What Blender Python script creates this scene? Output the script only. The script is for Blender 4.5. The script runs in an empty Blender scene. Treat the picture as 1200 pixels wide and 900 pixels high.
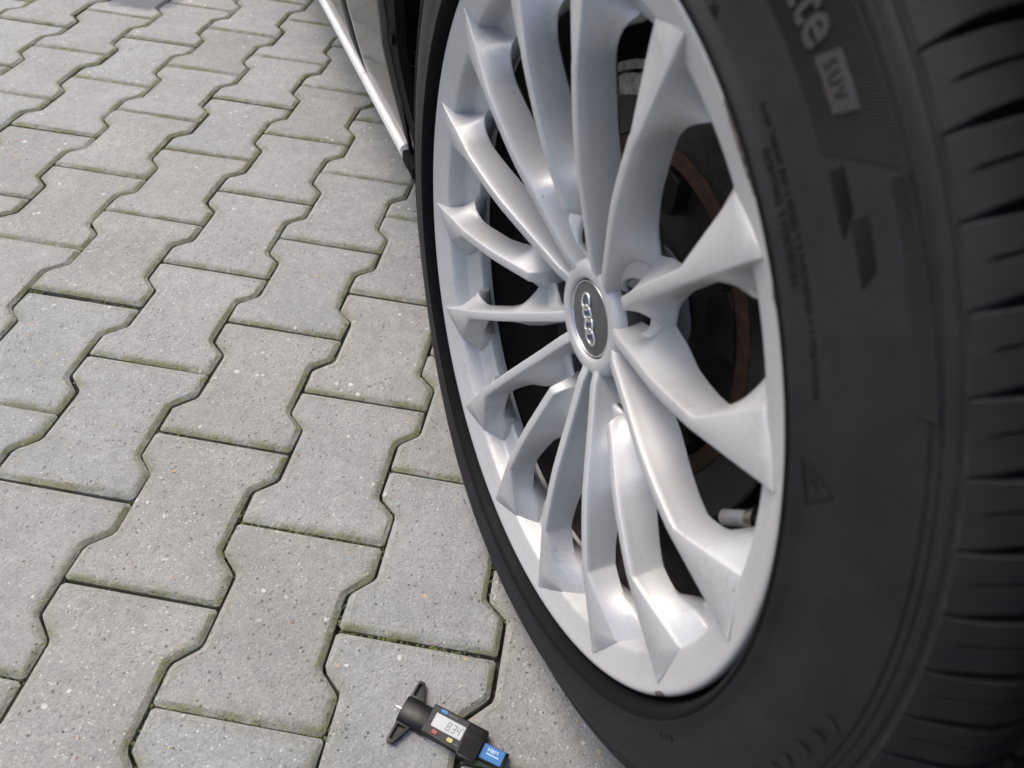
import bpy, bmesh, math, random
from math import sin, cos, pi, radians, degrees, hypot, atan2, sqrt
from mathutils import Vector, Matrix

random.seed(7)
SC = bpy.context.scene
COL = SC.collection

# ------------------------------------------------------------------ camera
cam_d = bpy.data.cameras.new('camera')
cam = bpy.data.objects.new('camera', cam_d)
COL.objects.link(cam)
CAM_R = ((0.9855543972, 0.1484330112, 0.0815485828),
         (0.1635238382, -0.7087089361, -0.6862882763),
         (-0.0440736260, 0.6897095657, -0.7227435440))      # right, down, forward
CAM_P = Vector((0.36606761, -0.71529424, 0.71746484))
rt, dn, fw = (Vector(v) for v in CAM_R)
m = Matrix((rt, -dn, -fw)).transposed().to_4x4()
m.translation = CAM_P
cam.matrix_world = m
cam_d.sensor_width = 36.0
cam_d.lens = 36.0 * 880.4 / 1200.0
cam_d.clip_start = 0.02
cam_d.clip_end = 600.0
cam_d.dof.use_dof = True
cam_d.dof.focus_distance = 0.84
cam_d.dof.aperture_fstop = 8.5
SC.camera = cam

# ------------------------------------------------------------------ light
SUN_EL, SUN_AZ = radians(60), radians(150)      # azimuth measured from +x, counter-clockwise
world = bpy.data.worlds.new('World')
SC.world = world
world.use_nodes = True
wn = world.node_tree
for nd in list(wn.nodes): wn.nodes.remove(nd)
w_out = wn.nodes.new('ShaderNodeOutputWorld')
w_bg = wn.nodes.new('ShaderNodeBackground')
w_sky = wn.nodes.new('ShaderNodeTexSky')
w_sky.sky_type = 'NISHITA'
w_sky.sun_disc = False
w_sky.sun_elevation = SUN_EL
w_sky.sun_rotation = radians(90) - SUN_AZ
w_sky.altitude = 0
w_sky.air_density = 1.0
w_sky.dust_density = 5.0
w_sky.ozone_density = 0.4
w_bg.inputs['Strength'].default_value = 0.13
wn.links.new(w_sky.outputs['Color'], w_bg.inputs['Color'])
wn.links.new(w_bg.outputs['Background'], w_out.inputs['Surface'])

sun_d = bpy.data.lights.new('sun', 'SUN')
sun_d.energy = 0.65
sun_d.angle = radians(30)
sun_d.color = (1.0, 0.975, 0.94)
sun = bpy.data.objects.new('sun', sun_d)
COL.objects.link(sun)
sd = Vector((cos(SUN_EL) * cos(SUN_AZ), cos(SUN_EL) * sin(SUN_AZ), sin(SUN_EL)))
sun.rotation_euler = sd.to_track_quat('Z', 'Y').to_euler()
sun.location = sd * 20

SC.view_settings.view_transform = 'Standard'
SC.view_settings.look = 'None'
SC.view_settings.exposure = 1.14
SC.view_settings.gamma = 1.0
SC.view_settings.use_curve_mapping = False
SC.render.engine = 'CYCLES'
SC.cycles.max_bounces = 8

# ------------------------------------------------------------------ helpers
def obj(name, me, mat=None, parent=None, mw=None, smooth=None):
    o = bpy.data.objects.new(name, me)
    COL.objects.link(o)
    if mat is not None and len(me.materials) == 0:
        for mm in (mat if isinstance(mat, (list, tuple)) else [mat]): me.materials.append(mm)
    if parent is not None: o.parent = parent
    if mw is not None: o.matrix_local = mw
    if smooth is not None: shade(me, smooth)
    return o

def shade(me, ang=30):
    for p in me.polygons: p.use_smooth = True
    me.set_sharp_from_angle(angle=radians(ang))

def mesh(name, verts, faces):
    me = bpy.data.meshes.new(name)
    me.from_pydata([tuple(v) for v in verts], [], faces)
    me.update()
    return me

def fix_normals(me):
    bm = bmesh.new(); bm.from_mesh(me)
    bmesh.ops.recalc_face_normals(bm, faces=bm.faces)
    bm.to_mesh(me); bm.free()

def empty(name, loc=(0, 0, 0), mw=None, parent=None):
    o = bpy.data.objects.new(name, None)
    COL.objects.link(o)
    o.empty_display_size = 0.05
    if parent: o.parent = parent
    if mw is not None: o.matrix_local = mw
    else: o.location = loc
    return o

def tag(o, label=None, cat=None, group=None, kind=None):
    if label: o['label'] = label
    if cat: o['category'] = cat
    if group: o['group'] = group
    if kind: o['kind'] = kind
    return o

def lerp_tab(x, tab):
    if x <= tab[0][0]: return tab[0][1]
    for (a, b), (c, d) in zip(tab, tab[1:]):
        if x <= c: return b + (d - b) * (x - a) / (c - a)
    return tab[-1][1]

def sm(x):
    x = max(0.0, min(1.0, x)); return x * x * (3 - 2 * x)

def lathe(prof, n=144, a0=0.0, a1=2 * pi, fn=None, flip=False):
    """prof = [(r, d)], axis = local z"""
    closed = abs(a1 - a0 - 2 * pi) < 1e-6
    na = n if closed else n + 1
    V, F = [], []
    for i in range(na):
        a = a0 + (a1 - a0) * i / n
        for (r, d) in prof:
            if fn: r, d = fn(r, d, a)
            V.append((r * cos(a), r * sin(a), d))
    m_ = len(prof)
    for i in range(n):
        j = (i + 1) % na
        for k in range(m_ - 1):
            q = (i * m_ + k, j * m_ + k, j * m_ + k + 1, i * m_ + k + 1)
            F.append(q[::-1] if flip else q)
    return V, F

def box_bm(bm, x0, x1, y0, y1, z0, z1, bev=0.0, seg=2):
    vs = [bm.verts.new((x, y, z)) for x in (x0, x1) for y in (y0, y1) for z in (z0, z1)]
    fs = []
    for q in ((0, 1, 3, 2), (4, 6, 7, 5), (0, 4, 5, 1), (2, 3, 7, 6), (0, 2, 6, 4), (1, 5, 7, 3)):
        fs.append(bm.faces.new([vs[i] for i in q]))
    if bev > 0:
        ed = list({e for f in fs for e in f.edges})
        bmesh.ops.bevel(bm, geom=ed, offset=bev, segments=seg, profile=0.5, affect='EDGES')

def prism_bm(bm, pts, z0, z1, bev=0.0, seg=2, top_only=True):
    b = [bm.verts.new((x, y, z0)) for x, y in pts]
    t = [bm.verts.new((x, y, z1)) for x, y in pts]
    n = len(pts)
    ft = bm.faces.new(t); fb = bm.faces.new(b[::-1])
    for i in range(n):
        bm.faces.new((b[i], b[(i + 1) % n], t[(i + 1) % n], t[i]))
    if bev > 0:
        bmesh.ops.bevel(bm, geom=list(ft.edges), offset=bev, segments=seg, profile=0.5, affect='EDGES')

def bm_mesh(name, bm, ang=35):
    bmesh.ops.recalc_face_normals(bm, faces=bm.faces)
    me = bpy.data.meshes.new(name); bm.to_mesh(me); bm.free()
    shade(me, ang)
    return me

# ------------------------------------------------------------------ materials
def new_mat(name):
    mt = bpy.data.materials.new(name); mt.use_nodes = True
    nt = mt.node_tree
    return mt, nt, nt.nodes['Principled BSDF']

def N(nt, t, **kw):
    nd = nt.nodes.new(t)
    for k, v in kw.items(): setattr(nd, k, v)
    return nd

def L(nt, a, b): nt.links.new(a, b)

def ramp(nt, fac, stops, interp='LINEAR'):
    r = N(nt, 'ShaderNodeValToRGB'); r.color_ramp.interpolation = interp
    e = r.color_ramp.elements
    while len(e) < len(stops): e.new(0.5)
    for el, (p, c) in zip(e, stops):
        el.position = p
        el.color = c if len(c) == 4 else (*c, 1)
    L(nt, fac, r.inputs['Fac'])
    return r.outputs['Color']

def noise(nt, vec, scale, detail=4, rough=0.55):
    n_ = N(nt, 'ShaderNodeTexNoise')
    n_.inputs['Scale'].default_value = scale
    n_.inputs['Detail'].default_value = detail
    n_.inputs['Roughness'].default_value = rough
    L(nt, vec, n_.inputs['Vector'])
    return n_.outputs['Fac']

def mix(nt, fac, a, b, blend='MIX'):
    mx = N(nt, 'ShaderNodeMix', data_type='RGBA', blend_type=blend)
    if isinstance(fac, (int, float)): mx.inputs['Factor'].default_value = fac
    else: L(nt, fac, mx.inputs['Factor'])
    for v, s in ((a, 'A'), (b, 'B')):
        sock = [i for i in mx.inputs if i.name == s and i.type == 'RGBA'][0]
        if isinstance(v, (tuple, list)): sock.default_value = (*v, 1) if len(v) == 3 else v
        else: L(nt, v, sock)
    return [o for o in mx.outputs if o.type == 'RGBA'][0]

def math_(nt, op, a, b=None, clamp=False):
    q = N(nt, 'ShaderNodeMath', operation=op); q.use_clamp = clamp
    for i, v in enumerate((a, b)):
        if v is None: continue
        if isinstance(v, (int, float)): q.inputs[i].default_value = v
        else: L(nt, v, q.inputs[i])
    return q.outputs[0]

def bump(nt, bsdf, h, strength=0.4, dist=0.001, prev=None):
    b = N(nt, 'ShaderNodeBump')
    b.inputs['Strength'].default_value = strength
    b.inputs['Distance'].default_value = dist
    L(nt, h, b.inputs['Height'])
    if prev is not None: L(nt, prev, b.inputs['Normal'])
    L(nt, b.outputs['Normal'], bsdf.inputs['Normal'])
    return b.outputs['Normal']

def simple(name, col, rough=0.5, metal=0.0, nscale=0, namp=0.0, bstr=0.0, bscale=200, coat=0.0, spec=0.5):
    mt, nt, b = new_mat(name)
    b.inputs['Base Color'].default_value = (*col, 1)
    b.inputs['Roughness'].default_value = rough
    b.inputs['Metallic'].default_value = metal
    b.inputs['Coat Weight'].default_value = coat
    b.inputs['Coat Roughness'].default_value = 0.04
    b.inputs['Specular IOR Level'].default_value = spec
    tc = N(nt, 'ShaderNodeTexCoord')
    if nscale:
        f = noise(nt, tc.outputs['Object'], nscale, 5)
        lo = tuple(c * (1 - namp) for c in col); hi = tuple(min(1, c * (1 + namp)) for c in col)
        L(nt, ramp(nt, f, [(0.3, lo), (0.7, hi)]), b.inputs['Base Color'])
        L(nt, math_(nt, 'ADD', math_(nt, 'MULTIPLY', f, 0.25), rough - 0.12), b.inputs['Roughness'])
    if bstr:
        bump(nt, b, noise(nt, tc.outputs['Object'], bscale, 4), bstr, 0.0008)
    return mt

def make_paver_mat():
    mt, nt, b = new_mat('paver_concrete')
    geo = N(nt, 'ShaderNodeNewGeometry')
    pos = geo.outputs['Position']
    oi = N(nt, 'ShaderNodeObjectInfo')
    at = N(nt, 'ShaderNodeAttribute', attribute_name='edge', attribute_type='GEOMETRY')
    rnd = oi.outputs['Random']
    # base tone, each stone a little different
    big = noise(nt, pos, 9, 5, 0.6)
    mid = noise(nt, pos, 60, 5, 0.65)
    fine = noise(nt, pos, 420, 3, 0.7)
    base = ramp(nt, big, [(0.25, (0.284, 0.288, 0.287)), (0.75, (0.372, 0.376, 0.375))])
    tone = ramp(nt, rnd, [(0.0, (0.86, 0.87, 0.86)), (0.35, (1.02, 1.0, 0.965)), (0.7, (0.985, 0.99, 1.0)), (1.0, (1.08, 1.07, 1.05))])
    base = mix(nt, 1.0, base, tone, 'MULTIPLY')
    base = mix(nt, 0.75, base, ramp(nt, mid, [(0.3, (0.82, 0.82, 0.81)), (0.72, (1.10, 1.10, 1.09))]), 'MULTIPLY')
    base = mix(nt, 0.8, base, ramp(nt, fine, [(0.28, (0.66, 0.66, 0.65)), (0.5, (1, 1, 1)), (0.76, (1.2, 1.2, 1.19))]), 'MULTIPLY')
    # distortion for aggregate
    dn_ = N(nt, 'ShaderNodeTexNoise'); dn_.inputs['Scale'].default_value = 240; dn_.inputs['Detail'].default_value = 2
    L(nt, pos, dn_.inputs['Vector'])
    off = N(nt, 'ShaderNodeVectorMath', operation='MULTIPLY_ADD')
    L(nt, dn_.outputs['Color'], off.inputs[0]); off.inputs[1].default_value = (0.0028,) * 3
    L(nt, pos, off.inputs[2])
    hs = []
    def stones(scale, keep, size, cols):
        v = N(nt, 'ShaderNodeTexVoronoi', feature='F1')
        v.inputs['Scale'].default_value = scale
        L(nt, off.outputs[0], v.inputs['Vector'])
        sp = N(nt, 'ShaderNodeSeparateColor'); L(nt, v.outputs['Color'], sp.inputs[0])
        k = math_(nt, 'GREATER_THAN', sp.outputs[0], 1 - keep)
        # each cell a different size
        szz = math_(nt, 'ADD', math_(nt, 'MULTIPLY', sp.outputs[2], size * 0.8), size * 0.35)
        mk = math_(nt, 'MULTIPLY', math_(nt, 'SUBTRACT', szz, v.outputs['Distance']), 18.0, True)
        mk = math_(nt, 'MULTIPLY', mk, k, True)
        c = ramp(nt, sp.outputs[1], cols, 'CONSTANT')
        return mk, c
    m1, c1 = stones(125, 0.17, 0.36, [(0.0, (0.58, 0.57, 0.53)), (0.3, (0.46, 0.46, 0.45)), (0.5, (0.50, 0.40, 0.24)), (0.62, (0.22, 0.22, 0.23)),
                                      (0.74, (0.44, 0.36, 0.30)), (0.86, (0.62, 0.61, 0.58)), (0.95, (0.30, 0.17, 0.13))])
    m2, c2 = stones(380, 0.20, 0.36, [(0.0, (0.60, 0.59, 0.56)), (0.35, (0.28, 0.275, 0.27)), (0.55, (0.46, 0.43, 0.36)), (0.8, (0.64, 0.63, 0.61))])
    m3, c3 = stones(75, 0.055, 0.25, [(0.0, (0.62, 0.61, 0.58)), (0.45, (0.50, 0.49, 0.46)), (0.62, (0.52, 0.43, 0.29)), (0.72, (0.17, 0.17, 0.175)), (0.82, (0.58, 0.57, 0.55)), (0.95, (0.36, 0.27, 0.22))])
    base = mix(nt, math_(nt, 'MULTIPLY', m2, 0.8), base, c2)
    base = mix(nt, math_(nt, 'MULTIPLY', m1, 0.85), base, c1)
    base = mix(nt, math_(nt, 'MULTIPLY', m3, 0.9), base, c3)
    # pits
    vp = N(nt, 'ShaderNodeTexVoronoi', feature='F1'); vp.inputs['Scale'].default_value = 260
    L(nt, off.outputs[0], vp.inputs['Vector'])
    sp2 = N(nt, 'ShaderNodeSeparateColor'); L(nt, vp.outputs['Color'], sp2.inputs[0])
    pit = math_(nt, 'MULTIPLY', math_(nt, 'MULTIPLY', math_(nt, 'SUBTRACT', 0.34, vp.outputs['Distance']), 8.0, True),
                math_(nt, 'GREATER_THAN', sp2.outputs[1], 0.945))
    base = mix(nt, math_(nt, 'MULTIPLY', pit, 0.65), base, (0.12, 0.115, 0.105))
    # gritty skin: small dark hollows between the grains
    grit = noise(nt, off.outputs[0], 190, 6, 0.75)
    base = mix(nt, 0.9, base, ramp(nt, grit, [(0.33, (0.50, 0.50, 0.48)), (0.40, (0.98, 0.98, 0.98)), (0.62, (1.02, 1.02, 1.02)), (0.68, (1.25, 1.25, 1.23))]), 'MULTIPLY')
    # moss and grime lodged in the chamfers, mostly on the shaded side of each stone
    mo = noise(nt, pos, 26, 5, 0.7)
    mo2 = noise(nt, pos, 190, 4, 0.7)
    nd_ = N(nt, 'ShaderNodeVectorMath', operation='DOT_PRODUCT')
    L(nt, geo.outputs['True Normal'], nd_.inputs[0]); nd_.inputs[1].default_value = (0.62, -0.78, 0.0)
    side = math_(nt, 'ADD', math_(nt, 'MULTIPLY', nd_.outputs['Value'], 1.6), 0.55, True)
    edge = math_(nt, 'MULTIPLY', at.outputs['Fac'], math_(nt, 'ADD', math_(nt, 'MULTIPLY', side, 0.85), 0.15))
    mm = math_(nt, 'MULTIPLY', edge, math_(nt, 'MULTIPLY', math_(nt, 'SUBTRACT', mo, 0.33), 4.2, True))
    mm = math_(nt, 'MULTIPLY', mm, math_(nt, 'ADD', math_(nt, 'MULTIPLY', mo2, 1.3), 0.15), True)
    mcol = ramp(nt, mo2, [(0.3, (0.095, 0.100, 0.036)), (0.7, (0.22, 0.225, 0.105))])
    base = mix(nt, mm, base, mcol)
    # faint blotches
    bl = noise(nt, pos, 16, 6, 0.7)
    base = mix(nt, math_(nt, 'MULTIPLY', math_(nt, 'SUBTRACT', bl, 0.60), 2.4, True), base, (0.22, 0.215, 0.17))
    # one wet oily patch near the car's rear
    dst = N(nt, 'ShaderNodeVectorMath', operation='DISTANCE')
    sc_ = N(nt, 'ShaderNodeVectorMath', operation='MULTIPLY'); L(nt, pos, sc_.inputs[0]); sc_.inputs[1].default_value = (1.0, 1.3, 1.0)
    L(nt, sc_.outputs[0], dst.inputs[0]); dst.inputs[1].default_value = (-0.70, 1.00 * 1.3, 0)
    wob = math_(nt, 'ADD', dst.outputs['Value'], math_(nt, 'MULTIPLY', noise(nt, pos, 22, 3), 0.09))
    st = math_(nt, 'MULTIPLY', math_(nt, 'SUBTRACT', 0.145, wob), 30.0, True)
    base = mix(nt, math_(nt, 'MULTIPLY', st, 0.9), base, (0.07, 0.075, 0.10))
    L(nt, base, b.inputs['Base Color'])
    rg = math_(nt, 'SUBTRACT', 0.82, math_(nt, 'MULTIPLY', st, 0.45))
    L(nt, rg, b.inputs['Roughness'])
    b.inputs['Specular IOR Level'].default_value = 0.35
    h = math_(nt, 'ADD', math_(nt, 'MULTIPLY', fine, 0.7), math_(nt, 'MULTIPLY', mid, 0.7))
    h = math_(nt, 'ADD', h, math_(nt, 'MULTIPLY', m1, 0.35))
    h = math_(nt, 'ADD', h, math_(nt, 'MULTIPLY', grit, 1.4))
    h = math_(nt, 'SUBTRACT', h, math_(nt, 'MULTIPLY', pit, 1.3))
    h = math_(nt, 'ADD', h, math_(nt, 'MULTIPLY', mm, 0.5))
    bump(nt, b, h, 1.0, 0.0026)
    return mt

def make_ground_mat():
    mt, nt, b = new_mat('joint_sand')
    geo = N(nt, 'ShaderNodeNewGeometry')
    f = noise(nt, geo.outputs['Position'], 60, 6, 0.7)
    f2 = noise(nt, geo.outputs['Position'], 500, 3, 0.7)
    c = ramp(nt, f, [(0.35, (0.025, 0.024, 0.018)), (0.6, (0.055, 0.052, 0.034)), (0.78, (0.12, 0.11, 0.085))])
    c = mix(nt, 0.6, c, ramp(nt, f2, [(0.3, (0.5, 0.5, 0.5)), (0.7, (1.3, 1.3, 1.3))]), 'MULTIPLY')
    L(nt, c, b.inputs['Base Color']); b.inputs['Roughness'].default_value = 0.95
    bump(nt, b, f2, 0.8, 0.002)
    return mt

def make_alloy_mat():
    mt, nt, b = new_mat('silver_wheel_paint')
    tc = N(nt, 'ShaderNodeTexCoord'); geo = N(nt, 'ShaderNodeNewGeometry')
    pos = geo.outputs['Position']
    flake = noise(nt, pos, 1500, 2, 0.6)
    big = noise(nt, pos, 24, 5, 0.65)
    gr = noise(nt, pos, 330, 4, 0.75)
    col = ramp(nt, flake, [(0.3, (0.40, 0.405, 0.412)), (0.7, (0.475, 0.48, 0.487))])
    dirt = math_(nt, 'MULTIPLY', math_(nt, 'SUBTRACT', big, 0.45), 3.2, True)
    dirt = math_(nt, 'MULTIPLY', dirt, math_(nt, 'MULTIPLY', math_(nt, 'SUBTRACT', gr, 0.34), 2.6, True), True)
    sxy = N(nt, 'ShaderNodeVectorMath', operation='MULTIPLY'); L(nt, tc.outputs['Object'], sxy.inputs[0]); sxy.inputs[1].default_value = (1, 1, 0)
    ln = N(nt, 'ShaderNodeVectorMath', operation='LENGTH'); L(nt, sxy.outputs[0], ln.inputs[0])
    near = math_(nt, 'MULTIPLY', math_(nt, 'MULTIPLY', math_(nt, 'SUBTRACT', ln.outputs['Value'], 0.12), 14.0, True), math_(nt, 'MULTIPLY', math_(nt, 'SUBTRACT', 0.262, ln.outputs['Value']), 40.0, True))
    dirt = math_(nt, 'MULTIPLY', dirt, math_(nt, 'ADD', math_(nt, 'MULTIPLY', near, 0.85), 0.15))
    col = mix(nt, math_(nt, 'MULTIPLY', dirt, 0.75), col, (0.17, 0.15, 0.125))
    # kerb rash: bare, chipped metal on a stretch of the lip
    for (ra, rl, thr) in ((57.8, 0.036, 0.24), (44.0, 0.012, 0.36), (-24.0, 0.014, 0.34)):
        dd = N(nt, 'ShaderNodeVectorMath', operation='DISTANCE'); L(nt, sxy.outputs[0], dd.inputs[0])
        dd.inputs[1].default_value = (0.2660 * cos(radians(ra)), 0.2660 * sin(radians(ra)), 0)
        lipm = math_(nt, 'MULTIPLY', math_(nt, 'SUBTRACT', ln.outputs['Value'], 0.2580), 200.0, True)
        ch = math_(nt, 'MULTIPLY', math_(nt, 'SUBTRACT', 1.0, math_(nt, 'DIVIDE', dd.outputs['Value'], rl)), lipm, True)
        ch = math_(nt, 'GREATER_THAN', math_(nt, 'ADD', ch, math_(nt, 'MULTIPLY', noise(nt, pos, 500, 3, 0.7), 0.5)), thr + 0.42)
        col = mix(nt, ch, col, ramp(nt, gr, [(0.40, (0.03, 0.026, 0.022)), (0.62, (0.20, 0.175, 0.15))]))
    spot = N(nt, 'ShaderNodeTexVoronoi'); spot.inputs['Scale'].default_value = 85; L(nt, pos, spot.inputs['Vector'])
    sp = N(nt, 'ShaderNodeSeparateColor'); L(nt, spot.outputs['Color'], sp.inputs[0])
    sk = math_(nt, 'MULTIPLY', math_(nt, 'MULTIPLY', math_(nt, 'SUBTRACT', 0.085, spot.outputs['Distance']), 30, True), math_(nt, 'GREATER_THAN', sp.outputs[0], 0.86))
    col = mix(nt, math_(nt, 'MULTIPLY', sk, 0.7), col, (0.10, 0.09, 0.08))
    L(nt, col, b.inputs['Base Color'])
    b.inputs['Metallic'].default_value = 0.30
    L(nt, math_(nt, 'ADD', 0.46, math_(nt, 'MULTIPLY', dirt, 0.25)), b.inputs['Roughness'])
    b.inputs['Coat Weight'].default_value = 0.12
    b.inputs['Coat Roughness'].default_value = 0.12
    bump(nt, b, flake, 0.05, 0.0004)
    return mt

def make_rubber_mat(name, col, rough=0.62, dust=0.25, spec=0.22):
    mt, nt, b = new_mat(name)
    geo = N(nt, 'ShaderNodeNewGeometry'); pos = geo.outputs['Position']
    f = noise(nt, pos, 22, 6, 0.7); g = noise(nt, pos, 700, 3, 0.7); h = noise(nt, pos, 110, 4, 0.6)
    lo = col; hi = tuple(c + dust * 0.02 for c in (col[0] * 1.15, col[1] * 1.1, col[2]))
    c = ramp(nt, f, [(0.35, lo), (0.75, hi)])
    c = mix(nt, 0.5, c, ramp(nt, h, [(0.3, (0.82, 0.82, 0.82)), (0.7, (1.2, 1.2, 1.2))]), 'MULTIPLY')
    # dust specks and a few scuffs
    vs = N(nt, 'ShaderNodeTexVoronoi'); vs.inputs['Scale'].default_value = 160; L(nt, pos, vs.inputs['Vector'])
    ss = N(nt, 'ShaderNodeSeparateColor'); L(nt, vs.outputs['Color'], ss.inputs[0])
    sp_ = math_(nt, 'MULTIPLY', math_(nt, 'MULTIPLY', math_(nt, 'SUBTRACT', 0.13, vs.outputs['Distance']), 18, True), math_(nt, 'GREATER_THAN', ss.outputs[0], 0.93))
    c = mix(nt, math_(nt, 'MULTIPLY', sp_, dust * 0.9), c, (0.10, 0.095, 0.085))
    f3 = noise(nt, pos, 7, 6, 0.75)
    c = mix(nt, math_(nt, 'MULTIPLY', math_(nt, 'MULTIPLY', math_(nt, 'SUBTRACT', f3, 0.54), 4.0, True), dust * 0.55), c, (0.050, 0.043, 0.036))
    L(nt, c, b.inputs['Base Color'])
    L(nt, math_(nt, 'ADD', rough - 0.1, math_(nt, 'MULTIPLY', f, 0.22)), b.inputs['Roughness'])
    b.inputs['Specular IOR Level'].default_value = spec
    bump(nt, b, math_(nt, 'ADD', g, h), 0.25, 0.0005)
    return mt

M_PAVER = make_paver_mat()
M_GROUND = make_ground_mat()
M_ALLOY = make_alloy_mat()
M_RUB = make_rubber_mat('tyre_sidewall_rubber', (0.0098, 0.0097, 0.0118), 0.62, 0.35)
M_RUBD = make_rubber_mat('tyre_dark_rubber', (0.0035, 0.0035, 0.0042), 0.6, 0.04, 0.10)
M_RUBL = make_rubber_mat('tyre_letter_rubber', (0.030, 0.029, 0.032), 0.55, 0.2)
M_POCKET = simple('shaded_grey_recess', (0.050, 0.049, 0.046), 0.7, 0.1, 120, 0.3)  # shade inside the bolt recesses, painted in as a darker grey
M_BAND = make_rubber_mat('tyre_band_rubber', (0.0070, 0.0068, 0.0078), 0.62, 0.25, 0.16)
M_TREAD = make_rubber_mat('tyre_tread_rubber', (0.0108, 0.0106, 0.0122), 0.7, 0.35)
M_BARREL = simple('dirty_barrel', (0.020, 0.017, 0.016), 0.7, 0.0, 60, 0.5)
M_DISC = simple('brake_disc_steel', (0.032, 0.030, 0.029), 0.45, 0.7, 90, 0.4)
M_RUST = simple('rusty_hub_iron', (0.040, 0.018, 0.009), 0.85, 0.0, 120, 0.6, 0.6, 250)
M_HUBD = simple('dark_hub_casting', (0.011, 0.009, 0.009), 0.6, 0.2, 70, 0.5, 0.4, 160)
M_CAST = simple('rough_aluminium_casting', (0.20, 0.19, 0.175), 0.75, 0.3, 160, 0.5, 0.5, 700)
M_VALVE = simple('grey_plastic', (0.30, 0.295, 0.28), 0.55, 0.0, 90, 0.25)
M_VALVED = simple('valve_base', (0.25, 0.23, 0.19), 0.4, 0.8, 120, 0.3)
M_CAP = simple('cap_charcoal', (0.075, 0.075, 0.08), 0.42, 0.25, 200, 0.12)
M_CHROME = simple('chrome', (0.66, 0.67, 0.68), 0.2, 1.0)
M_BODY = simple('grey_metallic_car_paint', (0.016, 0.016, 0.016), 0.25, 0.0, coat=0.2, spec=0.3)
M_TRIM = simple('bright_aluminium_trim', (0.58, 0.58, 0.57), 0.45, 0.25, 140, 0.06)
M_BLKPL = simple('black_arch_plastic', (0.0022, 0.0022, 0.0024), 0.6, 0.0, 60, 0.4, 0.15, 600, spec=0.06)
M_LINER = simple('black_arch_liner', (0.003, 0.003, 0.003), 0.9, 0.0, 50, 0.4, spec=0.1)
M_GLASS = simple('dark_car_glass', (0.02, 0.025, 0.025), 0.03, 0.0, coat=0.5)
M_GBODY = simple('gauge_black_plastic', (0.0045, 0.0045, 0.005), 0.4, 0.0, 300, 0.2, 0.08, 1500, spec=0.3)
M_GFACE = simple('gauge_face_plate', (0.018, 0.0185, 0.023), 0.5, 0.0, spec=0.35)
M_LCD = simple('lcd_screen', (0.36, 0.38, 0.395), 0.3, 0.0, coat=0.4)
M_LCDT = simple('lcd_digits', (0.07, 0.08, 0.09), 0.4)
M_RED = simple('red_button', (0.26, 0.03, 0.03), 0.4)
M_YEL = simple('yellow_button', (0.36, 0.32, 0.10), 0.4)
M_BLUEB = simple('blue_badge', (0.02, 0.14, 0.34), 0.4)
M_BLUE = simple('blue_label', (0.010, 0.12, 0.34), 0.35)
M_WHITE = simple('white_print', (0.42, 0.52, 0.62), 0.5)
M_STEEL = simple('probe_steel', (0.72, 0.72, 0.70), 0.25, 1.0)
M_GTXT = simple('gauge_grey_print', (0.16, 0.17, 0.19), 0.5)

# ------------------------------------------------------------------ ground
GZ = -0.0145
gv = [(-150, -150, GZ), (150, -150, GZ), (150, 150, GZ), (-150, 150, GZ)]
g = obj('ground', mesh('ground', gv, [(0, 1, 2, 3)]), M_GROUND)
tag(g, kind='structure')

# paving: bone shaped interlocking concrete blocks, columns half a stone apart
PU, PV = 0.1419, 0.200
WW, WN, HL = 0.0822, 0.0597, 0.100
JT = 0.0018
def bone(inset=0.0):
    i = inset
    h = 0.0105; mid = 0.050
    q = i * 0.41
    pts = []
    W, Nn = WW - JT - i, WN - JT - i
    top = HL - JT * 0.8 - i
    right = [(W, -top), (W, -(mid + h) - q), (Nn, -(mid - h) - q), (Nn, (mid - h) + q), (W, (mid + h) + q), (W, top)]
    for x, y in right: pts.append((x, y))
    for x, y in reversed(right): pts.append((-x, y))
    return pts
def round_c(pts, r=0.004):
    out = []
    n = len(pts)
    for k in range(n):
        p = Vector(pts[k]); a = (Vector(pts[k - 1]) - p).normalized(); b = (Vector(pts[(k + 1) % n]) - p).normalized()
        out.append(p + a * r); out.append(p + b * r)
    return [tuple(v) for v in out]
def paver_mesh(seed):
    rr = random.Random(seed)
    CH, CD = 0.0058, 0.0042
    def jit(pts, s): return [(x + rr.uniform(-s, s), y + rr.uniform(-s, s)) for x, y in pts]
    o0 = jit(round_c(bone(0), 0.003), 0.0008)
    o1 = jit(round_c(bone(CH * 0.55), 0.003), 0.0007)
    o2 = jit(round_c(bone(CH), 0.003), 0.0011)
    o3 = round_c(bone(CH + 0.007), 0.003)
    rings = [([(x, y, -0.030) for x, y in o0], 0.9), ([(x, y, -CD) for x, y in o0], 1.0), ([(x, y, -CD * 0.42) for x, y in o1], 1.0),
             ([(x, y, -0.0002) for x, y in o2], 0.62), ([(x, y, 0.0) for x, y in o3], 0.0)]
    V, E_ = [], []
    for ring, e in rings:
        V += ring; E_ += [e] * len(ring)
    n = len(o0); F = []
    for k in range(len(rings) - 1):
        for i in range(n):
            j = (i + 1) % n
            F.append((k * n + i, k * n + j, (k + 1) * n + j, (k + 1) * n + i))
    F.append(tuple((len(rings) - 1) * n + i for i in range(n)))
    me = mesh('paving_stone', V, F)
    at = me.attributes.new('edge', 'FLOAT', 'POINT')
    for i, e in enumerate(E_): at.data[i].value = e
    me.materials.append(M_PAVER)
    shade(me, 24)
    return me

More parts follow.
